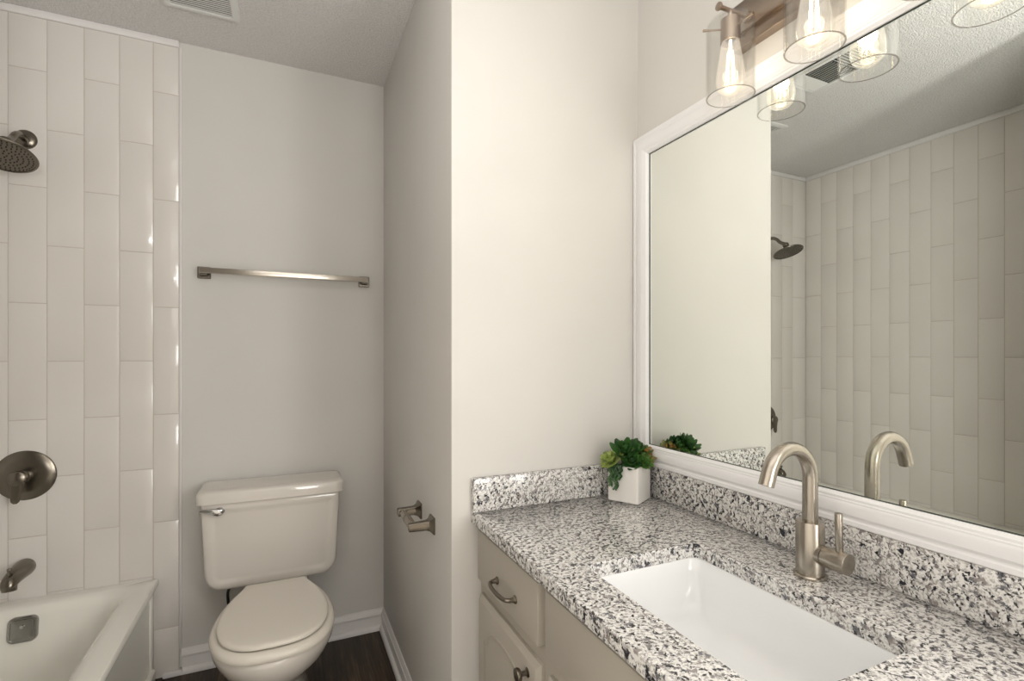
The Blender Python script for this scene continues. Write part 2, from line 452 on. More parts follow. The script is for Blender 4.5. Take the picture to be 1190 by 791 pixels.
# overflow plate
OX, OY, OZ = -0.800, YB - .0105 - .0815, 0.312
ov = MB()
tilt = Matrix.Rotation(math.radians(-8), 3, 'X')
def plate(cx, cy, cz, w, h, r, steps, rot=None):
    rg = []
    for d, i in steps:
        ring = []
        for px, py in rrect(w - 2 * i, h - 2 * i, max(r - i, 0.002), 6):
            q = Vector((px, -d, py))
            if rot: q = rot @ q
            ring.append(Vector((cx, cy, cz)) + q)
        rg.append(ring)
    return rg
ov.loft(plate(OX, OY, OZ, 0.078, 0.082, 0.018, [(-0.004, 0), (0.008, 0.0), (0.012, 0.003), (0.0125, 0.007), (0.010, 0.010), (0.011, 0.02)], tilt))
o = ov.build('overflow_plate', M['overflow'], tub); o['label'] = 'grey metal rounded square overflow plate'
sc_ = MB().cyl((OX, OY - 0.010, OZ + 0.012), (OX, OY - 0.0145, OZ + 0.0125), 0.005, seg=12).build('screw', M['chrome'], o)

# ------------------------------------------------------------ shower fittings
FX = -0.8245
YT = YB - 0.010
sh = thing('wall_mounted_shower', 'brushed nickel round shower head on an angled arm near the ceiling', 'shower head', (FX, YT, 1.98))
MB().lathe([(0.033, 0), (0.033, 0.003), (0.028, 0.009), (0.018, 0.013), (0.011, 0.014)], (FX, YT + 0.0006, 1.98), (0, -1, 0), 32).build('flange', M['nickel_shaded'], sh)
HD = Vector((FX, 2.128, 1.870))
an = math.radians(20)
nrm = Vector((0, -math.sin(an), -math.cos(an)))
pts = catmull([(FX, YT - 0.01, 1.98), (FX, YT - 0.045, 1.980), (FX, YT - 0.075, 1.966), (FX, YT - 0.100, 1.942), tuple(HD - nrm * 0.058)], 5)
MB().tube(pts, 0.0105, 16).build('arm', M['nickel_shaded'], sh)
hd = MB().lathe([(0.012, -0.064), (0.017, -0.060), (0.019, -0.050), (0.016, -0.042), (0.022, -0.034), (0.040, -0.022), (0.068, -0.012), (0.083, -0.006), (0.087, -0.001), (0.086, 0.002), (0.080, 0.0035), (0.0795, 0.0015), (0.0, 0.0015)], HD, nrm, 48, True, False).build('spray_head', M['nickel_shaded'], sh)
nz = MB(); u = nrm.orthogonal().normalized(); w = nrm.cross(u)
for k, r in enumerate((0.010, 0.023, 0.036, 0.049, 0.062, 0.073)):
    cnt = max(5, int(2 * PI * r / 0.0115))
    for i in range(cnt):
        a = 2 * PI * i / cnt + k * 0.3
        q = HD + (u * math.cos(a) + w * math.sin(a)) * r
        nz.cyl(q + nrm * 0.001, q + nrm * 0.0032, 0.0021, seg=8)
o = nz.build('nozzles', M['nozzle'], hd); o['kind'] = 'stuff'

vl = thing('shower_valve', 'round brushed nickel shower control plate with a lever handle', 'shower valve', (FX, YT, 0.811))
VC = Vector((FX, YT + 0.0006, 0.811))
MB().lathe([(0.086, 0), (0.086, 0.003), (0.083, 0.006), (0.055, 0.010), (0.030, 0.012), (0.0, 0.0125)], VC, (0, -1, 0), 56, True, False).build('escutcheon', M['nickel_shaded'], vl)
b = MB(); b.lathe([(0.022, 0.008), (0.022, 0.028), (0.019, 0.031), (0.019, 0.046), (0.024, 0.048), (0.027, 0.056), (0.026, 0.066), (0.020, 0.071), (0.0, 0.072)], VC, (0, -1, 0), 32, True, False)
b.build('handle_hub', M['nickel_shaded'], vl)
b = MB(); rings = []
for tt, (hw, th) in ((0, (0.0245, 0.020)), (0.25, (0.020, 0.017)), (0.55, (0.015, 0.012)), (0.8, (0.0135, 0.009)), (0.93, (0.011, 0.007)), (1.0, (0.005, 0.004))):
    c = VC + Vector((-0.004 * tt, -0.060 - 0.004 * tt, -0.082 * tt))
    rings.append([c + Vector((px, py, 0)) for px, py in rrect(hw * 2, th, th * 0.45, 4)])
b.loft(rings); b.build('lever', M['nickel_shaded'], vl)

sp = thing('tub_spout', 'brushed nickel tub spout above the bathtub rim', 'tub spout', (FX, YT, 0.493))
b = MB(); rings = []
for y, r, zz in ((0.0006, 0.029, 0.493), (-0.012, 0.030, 0.493), (-0.03, 0.029, 0.493), (-0.07, 0.026, 0.491), (-0.100, 0.0235, 0.487), (-0.120, 0.021, 0.480), (-0.132, 0.015, 0.474), (-0.135, 0.006, 0.471)):
    rings.append([Vector((FX + r * math.cos(2 * PI * k / 28), YT + y, zz + r * math.sin(2 * PI * k / 28))) for k in range(28)])
b.loft(rings)
b.lathe([(0.019, 0), (0.019, 0.026), (0.016, 0.026)], (FX, YT - 0.108, 0.482), (0, -0.15, -1), 24)
b.build('spout_body', M['nickel_shaded'], sp)
b = MB(); b.cyl((FX, YT - 0.108, 0.498), (FX, YT - 0.108, 0.521), 0.0042, seg=12); b.cyl((FX, YT - 0.108, 0.518), (FX, YT - 0.108, 0.529), 0.0075, seg=16, bev=0.002)
b.build('diverter_knob', M['nickel_shaded'], sp)

# ------------------------------------------------------------ toilet
TX = -0.041; BX = -0.030
toilet = thing('toilet', 'white two piece toilet with closed lid and chrome flush lever', 'toilet', (TX, 1.95, 0))
def front_rings(cx, w, z0, z1, rb, rt, steps):
    out = []
    for y, i in steps:
        pts = rrect(w - 2 * i, z1 - z0 - 2 * i, (max(rb - i, .004), max(rb - i, .004), max(rt - i, .003), max(rt - i, .003)), 8)
        out.append([Vector((cx + px, y, (z0 + z1) / 2 + pz)) for px, pz in pts])
    return out
b = MB()
rg = front_rings(TX, 0.478, 0.361, 0.692, 0.062, 0.010, [(2.272, 0.012), (2.262, 0.002), (2.250, 0.0), (2.112, 0.0), (2.100, 0.004), (2.095, 0.012), (2.0945, 0.026), (2.0955, 0.033), (2.0985, 0.040), (2.0990, 0.046)])
for r in rg:     # the tank narrows a little and leans back towards its foot
    for q in r:
        k = (0.692 - q.z) / 0.331
        q.x = TX + (q.x - TX) * (1 - 0.055 * k)
        if q.y < 2.2: q.y += 0.014 * k
b.loft(rg)
b.build('tank', M['porcelain'], toilet, angle=40)
b = MB(); rings = []
LX0, LX1, LY0, LY1 = TX - 0.254, TX + 0.254, 2.081, 2.282
for z, i in ((0.690, 0.006), (0.690, 0.0), (0.722, 0.0005), (0.729, 0.003), (0.733, 0.008), (0.7355, 0.016), (0.7365, 0.03)):
    rings.append([Vector(((LX0 + LX1) / 2 + px, (LY0 + LY1) / 2 + py, z)) for px, py in rrect(LX1 - LX0 - 2 * i, LY1 - LY0 - 2 * i, max(0.034 - i * .6, .004), 6)])
b.loft(rings); b.build('tank_lid', M['porcelain'], toilet, angle=40)
lv = MB()
lx, lz = -0.218, 0.662
lv.lathe([(0.014, 0), (0.014, 0.006), (0.009, 0.010), (0.009, 0.016)], (lx, 2.098, lz), (0, -1, 0), 20)
rings = []
for tt, hh, dd, zz in ((0.0, 0.004, 0.004, 0.004), (0.1, 0.014, 0.010, 0.002), (0.3, 0.017, 0.013, 0.0), (0.6, 0.012, 0.010, 0.005), (0.85, 0.009, 0.008, 0.009), (1.0, 0.005, 0.004, 0.010)):
    c = Vector((lx + 0.018 - 0.078 * tt, 2.077, lz + zz))
    rings.append([c + Vector((0, py, pz)) for py, pz in rrect(dd * 1.3, hh * 1.5, min(dd, hh) * 0.5, 4)])
lv.loft(rings); o = lv.build('flush_lever', M['chrome'], toilet); o['label'] = 'chrome flush lever on the tank front'

def outline(half, n=7):
    c = catmull([(x, y) for x, y in half], n)
    right = [(q[0], q[1]) for q in c]
    left = [(-x, y) for x, y in reversed(right[1:])]
    return right + left
seat_half = [(0.0, 1.512), (0.060, 1.518), (0.112, 1.545), (0.150, 1.595), (0.171, 1.665), (0.174, 1.735), (0.165, 1.810), (0.147, 1.880), (0.122, 1.935), (0.105, 1.975)]
lid_half = [(0.0, 1.533), (0.055, 1.538), (0.100, 1.561), (0.134, 1.606), (0.151, 1.670), (0.154, 1.735), (0.146, 1.800), (0.128, 1.865), (0.106, 1.920), (0.094, 1.955)]
def scaled(outl, d, cy=1.74):
    o = []
    for x, y in outl:
        L = math.hypot(x, y - cy) or 1
        f = (L - d) / L
        o.append((x * f, cy + (y - cy) * f))
    return o
def slab(half, zs):
    ol = outline(half); return [[Vector((BX + x, y, z)) for x, y in scaled(ol, d)] for z, d in zs]
b = MB(); b.loft(slab(seat_half, [(0.391, 0.008), (0.3925, 0.002), (0.398, 0.0), (0.406, 0.0015), (0.412, 0.006), (0.4155, 0.013), (0.4165, 0.022), (0.416, 0.030), (0.409, 0.036)]))
b.build('seat', M['seat'], toilet, angle=50)
b = MB(); b.loft(slab(lid_half, [(0.4205, 0.006), (0.4205, 0.0), (0.425, -0.0015), (0.4295, 0.0), (0.4325, 0.004), (0.434, 0.012), (0.4345, 0.05), (0.435, 0.09)]))
b.build('seat_lid', M['seat'], toilet, angle=50)
for s_ in (-1, 1):
    b = MB()
    b.cyl((BX + s_ * 0.072 - 0.018, 1.965, 0.412), (BX + s_ * 0.072 + 0.018, 1.965, 0.412), 0.011, seg=16, bev=0.002)
    b.box(BX + s_ * 0.072 - 0.016, BX + s_ * 0.072 + 0.016, 1.965, 2.000, 0.385, 0.402, 0.003)
    b.build('hinge', M['seat'], toilet)
b = MB(); rings = []
def bowlring(z, a, yf, yb, cx=BX, n=40):
    cy = yf + (yb - yf) * 0.46; out = []
    for k in range(n):
        th = 2 * PI * k / n
        x = a * math.sin(th); c = math.cos(th)
        y = cy - c * (cy - yf) if c > 0 else cy - c * (yb - cy)
        x *= 1 + 0.10 * max(0, -c) ** 2 * 0
        out.append(Vector((cx + x, y, z)))
    return out
for z, a, yf, yb in ((0.0, 0.112, 1.690, 2.215), (0.012, 0.114, 1.688, 2.217), (0.03, 0.108, 1.698, 2.205), (0.08, 0.096, 1.722, 2.190), (0.14, 0.092, 1.728, 2.185),
                     (0.19, 0.100, 1.700, 2.180), (0.235, 0.122, 1.645, 2.160), (0.275, 0.147, 1.588, 2.120), (0.31, 0.166, 1.548, 2.08), (0.345, 0.1755, 1.526, 2.05),
                     (0.370, 0.178, 1.518, 2.04), (0.383, 0.1765, 1.519, 2.04), (0.389, 0.172, 1.525, 2.035), (0.390, 0.150, 1.56, 2.00)):
    rings.append(bowlring(z, a, yf, yb))
b.loft(rings)
rings = []
for z, w, y0, y1 in ((0.20, 0.15, 1.98, 2.19), (0.26, 0.19, 1.96, 2.235), (0.315, 0.215, 1.93, 2.25), (0.350, 0.225, 1.92, 2.255), (0.3605, 0.215, 1.93, 2.25)):
    rings.append([Vector((BX + px, (y0 + y1) / 2 + py, z)) for px, py in rrect(w, y1 - y0, 0.035, 6)])
b.loft(rings)
b.build('bowl', M['porcelain'], toilet, angle=50)
for s_ in (-1, 1):
    b = MB(); b.lathe([(0.014, 0), (0.014, 0.008), (0.010, 0.015), (0.0, 0.018)], (BX + s_ * 0.095, 1.95, 0.02), (0, 0, 1), 16, True, False)
    b.build('bolt_cap', M['seat'], toilet)
# water supply stop and hose
ws = thing('water_supply_valve', 'small supply stop and dark hose behind the toilet, under its tank', 'valve', (-0.20, YB, 0.20))
b = MB(); b.lathe([(0.026, 0), (0.024, 0.004), (0.010, 0.008), (0.010, 0.045)], (-0.20, YB, 0.20), (0, -1, 0), 24)
b.cyl((-0.20, YB - 0.045, 0.19), (-0.20, YB - 0.045, 0.222), 0.010, seg=16, bev=0.002)
b.build('stop_body', M['chrome'], ws)
b = MB(); b.lathe([(0.010, 0), (0.016, 0.004), (0.016, 0.014), (0.010, 0.018)], (-0.20, YB - 0.045, 0.20), (0, -1, 0), 12)
b.build('handle', M['chrome'], ws)
b = MB(); b.tube(catmull([(-0.20, YB - 0.045, 0.222), (-0.205, YB - 0.05, 0.27), (-0.203, YB - 0.065, 0.31), (-0.187, YB - 0.090, 0.342), (-0.185, YB - 0.095, 0.359)], 6), 0.0052, 12)
b.cyl((-0.185, YB - 0.095, 0.342), (-0.185, YB - 0.095, 0.3602), 0.012, seg=12)
b.build('hose', M['nozzle'], ws)

# ------------------------------------------------------------ towel bar
tbz = 1.553
tbar = thing('towel_bar', 'flat brushed nickel towel bar on the wall above the toilet', 'towel bar', (0.012, YB, tbz))
for px in (-0.291, 0.317):
    b = MB()
    b.loft([[Vector((px + a, YB - d, tbz + c)) for a, c in rrect(w, w, 0.004, 3)] for d, w in ((0, 0.046), (0.009, 0.046), (0.013, 0.042), (0.013, 0.030), (0.016, 0.026), (0.050, 0.022), (0.053, 0.020))])
    b.build('post', M['nickel_shaded'], tbar)
MB().box(-0.300, 0.326, YB - 0.070, YB - 0.048, tbz - 0.0085, tbz + 0.0125, 0.0018).build('bar', M['nickel_lit'], tbar)

# ------------------------------------------------------------ toilet paper holder
tph = thing('toilet_paper_holder', 'empty two post brushed nickel toilet paper holder on the partition wall', 'toilet paper holder', (XS, 1.545, 0.72))
for py in (1.622, 1.465):
    b = MB()
    b.loft([[Vector((XS - d, py + a, 0.722 + c)) for a, c in rrect(w, h, 0.002, 3)] for d, w, h in
            ((0, 0.050, 0.050), (0.004, 0.050, 0.050), (0.006, 0.046, 0.046), (0.010, 0.034, 0.036), (0.016, 0.025, 0.029), (0.024, 0.021, 0.026), (0.072, 0.019, 0.024), (0.074, 0.017, 0.022))])
    b.build('post', M['nickel_shaded'], tph)
b = MB(); b.cyl((XS - 0.060, 1.614, 0.722), (XS - 0.060, 1.545, 0.722), 0.0110, seg=24); b.cyl((XS - 0.060, 1.55, 0.722), (XS - 0.060, 1.473, 0.722), 0.0130, seg=24, bev=0.001)
b.build('roller', M['nickel'], tph)

# ------------------------------------------------------------ vanity cabinet
VX = 0.489; VY1 = YE - 0.0005; VY0 = 0.05; CZ = 0.776
van = thing('vanity_cabinet', 'greige painted vanity cabinet with drawer and arched panel doors under the granite top', 'cabinet', ((VX + XW) / 2, (VY0 + VY1) / 2, 0))
b = MB()
b.box(VX, VX + 0.018, VY0, VY1, 0.09, CZ - 0.0006, 0.001)       # face frame
b.box(VX + 0.018, XW - 0.001, VY0, VY0 + 0.016, 0.0, CZ - 0.0006)
b.box(VX + 0.018, XW - 0.001, VY1 - 0.016, VY1, 0.0, CZ - 0.0006)
b.box(VX + 0.018, XW - 0.001, VY0 + .016, VY1 - .016, 0.09, 0.105)
b.box(VX + 0.06, VX + 0.075, VY0 + .016, VY1 - .016, 0.0, 0.09)
b.build('carcass', M['cabinet'], van)
FXX = VX - 0.018
def bevel_panel(mb, y0, y1, z0, z1, bev=0.004):
    mb.loft([[Vector((x, (y0 + y1) / 2 + a, (z0 + z1) / 2 + c)) for a, c in rrect(y1 - y0 - 2 * i, z1 - z0 - 2 * i, 0.0015, 2)] for x, i in ((VX - 0.0002, 0), (FXX + bev, 0), (FXX + bev * .3, bev * .3), (FXX, bev))])
def pull(parent, y, z, name='handle'):
    hh = MB()
    for s_ in (-1, 1):
        yy = y + s_ * 0.052
        hh.lathe([(0.0095, 0), (0.0095, 0.0025), (0.006, 0.006), (0.005, 0.016)], (FXX + 0.0004, yy, z), (-1, 0, 0), 16)
    hh.tube(catmull([(FXX - 0.014, y - 0.052, z), (FXX - 0.022, y - 0.046, z), (FXX - 0.027, y - 0.030, z), (FXX - 0.029, y, z), (FXX - 0.027, y + 0.030, z), (FXX - 0.022, y + 0.046, z), (FXX - 0.014, y + 0.052, z)], 5), 0.0048, 12)
    o = hh.build(name, M['pewter'], parent); o['label'] = 'dark pewter arched drawer pull'
def knob(parent, y, z):
    kk = MB(); kk.lathe([(0.010, 0), (0.010, 0.002), (0.0055, 0.004), (0.005, 0.014), (0.0135, 0.019), (0.0150, 0.023), (0.0135, 0.028), (0.008, 0.030), (0.0, 0.031)], (FXX + 0.0004, y, z), (-1, 0, 0), 24, True, False)
    o = kk.build('knob', M['pewter'], parent); o['label'] = 'dark pewter round knob'
dr = MB(); bevel_panel(dr, 0.912, 1.262, 0.630, 0.7625); dr = dr.build('drawer', M['cabinet'], van); pull(dr, 1.072, 0.681)
ff = MB(); bevel_panel(ff, 0.40, 0.880, 0.630, 0.7625); ff.build('false_drawer_front', M['cabinet'], van)
dr = MB(); bevel_panel(dr, 0.072, 0.368, 0.630, 0.7625); dr = dr.build('drawer', M['cabinet'], van); pull(dr, 0.22, 0.681)
def door(y0, y1, ky):
    z0, z1 = 0.12, 0.590
    d = MB()
    d.loft([[Vector((x, (y0 + y1) / 2 + a, (z0 + z1) / 2 + c)) for a, c in rrect(y1 - y0 - 2 * i, z1 - z0 - 2 * i, 0.0015, 2)] for x, i in ((VX - 0.0002, 0), (FXX + 0.010, 0), (FXX + 0.007, 0.003), (FXX + 0.001, 0.010), (FXX, 0.012))])
    dd = d.build('door', M['cabinet'], van)
    # raised bead that follows a cathedral arch
    st = 0.052; ya, yb = y0 + st, y1 - st; yc = (ya + yb) / 2; hw = (yb - ya) / 2
    zt = z1 - st - 0.045
    def arch(ins):
        pts = [(ya + ins, z0 + st + ins), (yb - ins, z0 + st + ins), (yb - ins, zt - ins)]
        pts.append((yb - ins - 0.016, zt - ins + 0.003))
        n = 14
        hw2 = hw - 0.016 - ins
        for k in range(n + 1):
            a = PI * k / n
            pts.append((yc + hw2 * math.cos(a) * 0.98, zt - ins + 0.006 + 0.042 * math.sin(a)))
        pts.append((ya + ins + 0.016, zt - ins + 0.003)); pts.append((ya + ins, zt - ins))
        return pts
    r = MB(); r.loft([[Vector((x, y, z)) for y, z in arch(i)] for x, i in ((FXX + 0.0005, 0), (FXX - 0.0035, 0.001), (FXX - 0.0035, 0.003), (FXX - 0.0008, 0.007), (FXX - 0.0008, 0.013), (FXX - 0.005, 0.030))])
    r.build('raised_panel', M['cabinet'], dd)
    knob(dd, ky, 0.553)
door(0.912, 1.262, 0.958)
door(0.646, 0.880, 0.842)
door(0.400, 0.634, 0.438)
door(0.072, 0.368, 0.322)

# ------------------------------------------------------------ countertop with sink cut-out
CX0, CX1, CY0, CY1 = 0.459, XW - 0.001, 0.02, YE - 0.0006
SX0, SX1, SY0, SY1 = 0.552, 0.845, 0.420, 0.857
ZK = 0.806
def rect_h(x0, x1, y0, y1, r, z, n=6):
    return [Vector(((x0 + x1) / 2 + a, (y0 + y1) / 2 + c, z)) for a, c in rrect(x1 - x0, y1 - y0, r, n)]
b = MB()
outer = [rect_h(CX0 + i, CX1 - i, CY0 + i, CY1 - i, 0.004, z) for z, i in ((CZ, 0.002), (CZ + 0.002, 0), (ZK - 0.003, 0), (ZK - 0.001, 0.001), (ZK, 0.003))]
inner = [rect_h(SX0 - i, SX1 + i, SY0 - i, SY1 + i, 0.020, z) for z, i in ((ZK, 0.002), (ZK - 0.002, 0), (CZ, 0))]
b.loft(outer + inner + [outer[0]], False, False)
counter = b.build('countertop', M['granite'], angle=30, weld=True)
tag(counter, 'speckled white and grey granite countertop with rectangular sink cut-out', 'countertop')
BZ = 0.897
bs = MB().box(CX0 + 0.001, CX1, YE - 0.0206, YE - 0.0006, ZK + 0.0003, BZ, 0.0015).build('backsplash', M['granite'])
tag(bs, 'short granite backsplash against the end wall, behind the planter', 'backsplash', 'granite backsplashes')
bs = MB().box(XW - 0.021, CX1, CY0, YE - 0.0212, ZK + 0.0003, BZ, 0.0015).build('backsplash', M['granite'])
tag(bs, 'long granite backsplash running under the mirror frame, behind the faucet', 'backsplash', 'granite backsplashes')

# sink basin, undermounted
sink = thing('sink', 'white rectangular undermount sink in the granite countertop', 'sink', ((SX0 + SX1) / 2, (SY0 + SY1) / 2, 0.62))
b = MB()
sr = [(CZ - 0.0004, -0.022, 0.03), (CZ - 0.0004, -0.001, 0.022), (CZ - 0.004, 0.001, 0.024), (CZ - 0.03, 0.004, 0.028), (CZ - 0.085, 0.012, 0.036), (CZ - 0.108, 0.024, 0.044), (CZ - 0.118, 0.045, 0.050), (CZ - 0.122, 0.075, 0.04)]
ins = [rect_h(SX0 + i, SX1 - i, SY0 + i, SY1 - i, r, z, 8) for z, i, r in sr]
dc = Vector((0.7175, 0.600, CZ - 0.1262)); n = len(ins[0])
ringd = []
for rr_ in (0.040, 0.0235):
    ring = []
    for q in ins[-1]:
        dvec = Vector((q.x - dc.x, q.y - dc.y, 0)).normalized()
        ring.append(Vector((dc.x + dvec.x * rr_, dc.y + dvec.y * rr_, dc.z + (0.001 if rr_ > 0.03 else 0))))
    ringd.append(ring)
outs = [[Vector((q.x + (0.008 if q.x > 0.7 else -0.008), q.y + (0.008 if q.y > 0.64 else -0.008), q.z - 0.010)) for q in r] for r in (ins[0], ins[4], ins[6])]
# outside shell, from drain up to the flange, then inside
shell = [rect_h(SX0 - 0.022, SX1 + 0.022, SY0 - 0.022, SY1 + 0.022, 0.03, CZ - 0.014, 8), rect_h(SX0 - 0.008, SX1 + 0.008, SY0 - 0.008, SY1 + 0.008, 0.03, CZ - 0.018, 8), rect_h(SX0 + 0.004, SX1 - 0.004, SY0 + 0.004, SY1 - 0.004, 0.04, CZ - 0.11, 8), rect_h(SX0 + 0.05, SX1 - 0.05, SY0 + 0.05, SY1 - 0.05, 0.05, CZ - 0.136, 8)]
b.loft(list(reversed(shell)) + ins + ringd, True, False)
b.build('basin', M['sink'], sink, angle=60)
b = MB(); b.lathe([(0.034, 0.0), (0.034, 0.0022), (0.030, 0.0038), (0.025, 0.003), (0.0235, -0.002), (0.0235, -0.03)], dc + Vector((0, 0, 0.0006)), (0, 0, 1), 40, False, False)
b.lathe([(0.0205, 0.0), (0.0215, 0.004), (0.020, 0.0065), (0.012, 0.0078), (0.0, 0.008)], dc + Vector((0, 0, 0.0015)), (0, 0, 1), 32, True, False)
o = b.build('drain', M['nickel'], sink); o['label'] = 'brushed nickel pop-up drain'

# ------------------------------------------------------------ faucet
fx, fy = 0.921, 0.639
fa = thing('faucet', 'single handle gooseneck brushed nickel faucet behind the sink', 'faucet', (fx, fy, ZK))
MB().lathe([(0.0290, 0), (0.0290, 0.004), (0.0272, 0.0062), (0.0252, 0.0066)], (fx, fy, ZK + 0.0002), (0, 0, 1), 40).build('base_ring', M['nickel'], fa)
MB().lathe([(0.0248, 0.0066), (0.0248, 0.104), (0.0238, 0.106), (0.0140, 0.1062)], (fx, fy, ZK + 0.0002), (0, 0, 1), 40).build('body', M['nickel'], fa)
R = 0.058; az = 0.9965
pts = [(fx, fy, ZK + 0.100), (fx, fy, 0.95), (fx, fy, az - 0.01)]
for k in range(0, 33):
    a = math.radians(160) * k / 32
    pts.append((fx - R + R * math.cos(a), fy, az + R * math.sin(a)))
ex, ez = fx - R + R * math.cos(math.radians(160)), az + R * math.sin(math.radians(160))
for d in (0.010, 0.018, 0.026):
    pts.append((ex - 0.342 * d, fy, ez - 0.94 * d))
MB().tube(pts, 0.0135, 28).build('spout', M['nickel'], fa)
vb = MB(); vb.cyl((fx, fy - 0.012, 0.854), (fx, fy - 0.0275, 0.854), 0.0180, seg=32); vb.build('valve_neck', M['nickel'], fa)
hk = MB(); hk.cyl((fx, fy - 0.029, 0.854), (fx, fy - 0.073, 0.854), 0.0192, seg=36, bev=0.0012); hk = hk.build('handle', M['nickel'], fa)
MB().cyl((fx, fy - 0.056, 0.868), (fx - 0.003, fy - 0.056, 0.943), 0.0064, seg=20, bev=0.001).build('lever', M['nickel'], hk)

# ------------------------------------------------------------ mirror
XG = 1.0185
mir = thing('mirror', 'large wall mirror in a moulded white frame above the backsplash', 'mirror', (XW, 0.66, 0.9))
MY0, MY1, MZ0, MZ1 = 0.05, 1.281, 0.8975, 1.907
FWD = 0.0592
MB().box(XG, XG + 0.005, MY0 + 0.03, MY1 - 0.03, MZ0 + 0.03, MZ1 - 0.03).build('mirror_glass', M['mirror'], mir)
pr = [(XW - 0.0002, 0.0), (1.0030, 0.0000), (1.0010, 0.0020), (1.0010, 0.0100), (1.0030, 0.0130), (1.0030, 0.0160), (1.0000, 0.0220), (0.9995, 0.0300), (1.0010, 0.0380), (1.0045, 0.0440), (1.0045, 0.0470), (1.0060, 0.0490), (1.0060, 0.0535), (1.0090, 0.0560), (1.0120, FWD), (XG - 0.0003, FWD), (XG - 0.0002, 0.03)]
b = MB()
b.loft([[Vector((x, y, z)) for y, z in ((MY0 + i, MZ0 + i), (MY1 - i, MZ0 + i), (MY1 - i, MZ1 - i), (MY0 + i, MZ1 - i))] for x, i in pr], False, False)
b.build('frame', M['frame'], mir, angle=22)
b = MB(); i = FWD - 0.0002
b.loft([[Vector((x, y, z)) for y, z in ((MY0 + q, MZ0 + q), (MY1 - q, MZ0 + q), (MY1 - q, MZ1 - q), (MY0 + q, MZ1 - q))] for x, q in ((XG - 0.0020, FWD - .0002), (XG - 0.0020, FWD + 0.0016), (XG - 0.0003, FWD + 0.0016), (XG - 0.0003, FWD - .0002))], False, False)
b.build('glass_edge', M['mirror_edge'], mir, angle=22)

# ------------------------------------------------------------ vanity light
vlx = thing('vanity_light', 'three light brushed nickel vanity fixture with clear glass shades above the mirror', 'light fixture', (XW, 0.64, 2.025))
b = MB()
def plate_x(y0, y1, z0, z1, steps):
    return [[Vector((x, (y0 + y1) / 2 + a, (z0 + z1) / 2 + c)) for a, c in rrect(y1 - y0 - 2 * i, z1 - z0 - 2 * i, 0.001, 1)] for x, i in steps]
b.loft(plate_x(0.388, 0.892, 1.970, 2.080, [(XW - 0.0003, 0), (0.9995, 0), (0.998, 0.0015)]))
b.loft(plate_x(0.400, 0.880, 1.999, 2.051, [(0.9985, 0), (0.9895, 0), (0.988, 0.0015)]))
b.build('backplate', M['sconce_metal'], vlx)
LXP = 0.934
bulb_prof = [(0.0125, 1.958), (0.0185, 1.952), (0.0205, 1.944), (0.0235, 1.925), (0.0275, 1.900), (0.0310, 1.878), (0.0322, 1.866), (0.0315, 1.856), (0.0280, 1.845), (0.0200, 1.837), (0.0100, 1.8335), (0.0, 1.833)]
def make_light(y):
    arm = MB()
    arm.cyl((0.9885, y, 2.0235), (0.900, y, 2.0235), 0.0052, seg=20)
    arm.cyl((0.9005, y, 2.0235), (0.8955, y, 2.0235), 0.0092, seg=24, bev=0.001)
    arm.lathe([(0.013, 0), (0.011, 0.006), (0.0053, 0.008)], (0.9885, y, 2.0235), (-1, 0, 0), 24)
    arm.cyl((LXP, y, 2.024), (LXP, y, 2.002), 0.0048, seg=16)
    arm = arm.build('arm', M['sconce_metal'], vlx)
    cup = MB(); cup.lathe([(0.0, 2.0045), (0.019, 2.0045), (0.0215, 2.002), (0.0215, 1.950), (0.0195, 1.950), (0.0195, 1.990), (0.0, 1.990)], (LXP, y, 0), (0, 0, 1), 32, False, False)
    cup = cup.build('socket', M['sconce_metal'], vlx)
    sh_ = MB()
    r = 0.0525
    prof = [(0.0225, 2.0010), (r - 0.014, 2.0010), (r - 0.005, 1.9985), (r - 0.001, 1.992), (r, 1.984), (r, 1.827), (r - 0.0008, 1.8262), (r - 0.0028, 1.8262), (r - 0.003, 1.827), (r - 0.003, 1.984), (r - 0.004, 1.991), (r - 0.008, 1.9955), (r - 0.014, 1.998), (0.0225, 1.998)]
    rings = [[Vector((LXP + a * math.cos(2 * PI * k / 48), y + a * math.sin(2 * PI * k / 48), z)) for k in range(48)] for a, z in prof]
    sh_.loft(rings, False, False); sh_ = sh_.build('glass_shade', M['glass'], vlx)
    rim = MB()
    rim.lathe([(r + 0.0003, 1.8263), (r + 0.0001, 1.8256), (r - 0.0030, 1.8256), (r - 0.0032, 1.8263)], (LXP, y, 0), (0, 0, 1), 48, False, False)
    rim.build('rim', M['rim'], sh_)
    for a in (math.radians(150), math.radians(270), math.radians(30)):
        pin = MB()
        d = Vector((math.cos(a), math.sin(a), 0)); c = Vector((LXP, y, 1.981))
        pin.cyl(c + d * 0.021, c + d * 0.0600, 0.0022, seg=12)
        pin.cyl(c + d * 0.0540, c + d * 0.0615, 0.0030, seg=12)
        pin.build('screw', M['sconce_metal'], cup)
    bl = MB(); bl.lathe(bulb_prof, (LXP, y, 0), (0, 0, 1), 40, False, False)
    bl = bl.build('bulb', M['bulb_glass'], vlx)
    fl = MB()
    for k in range(6):
        a = 2 * PI * k / 6
        fl.cyl((LXP + 0.0055 * math.cos(a), y + 0.0055 * math.sin(a), 1.930), (LXP + 0.010 * math.cos(a + .3), y + 0.010 * math.sin(a + .3), 1.862), 0.0011, seg=6)
    fl.cyl((LXP, y, 1.956), (LXP, y, 1.930), 0.003, seg=8)
    fl.build('filament', M['filament'], bl)
    ld = bpy.data.lights.new('bulb_light', 'POINT'); ld.energy = BULB_W; ld.color = (1.0, 0.84, 0.66); ld.shadow_soft_size = 0.018
    lo = bpy.data.objects.new('bulb_light', ld); C.objects.link(lo); lo.location = (LXP, y, 1.893)
M['rim'] = thin_glass('glass_rim', (0.66, 0.63, 0.60), 0.6)
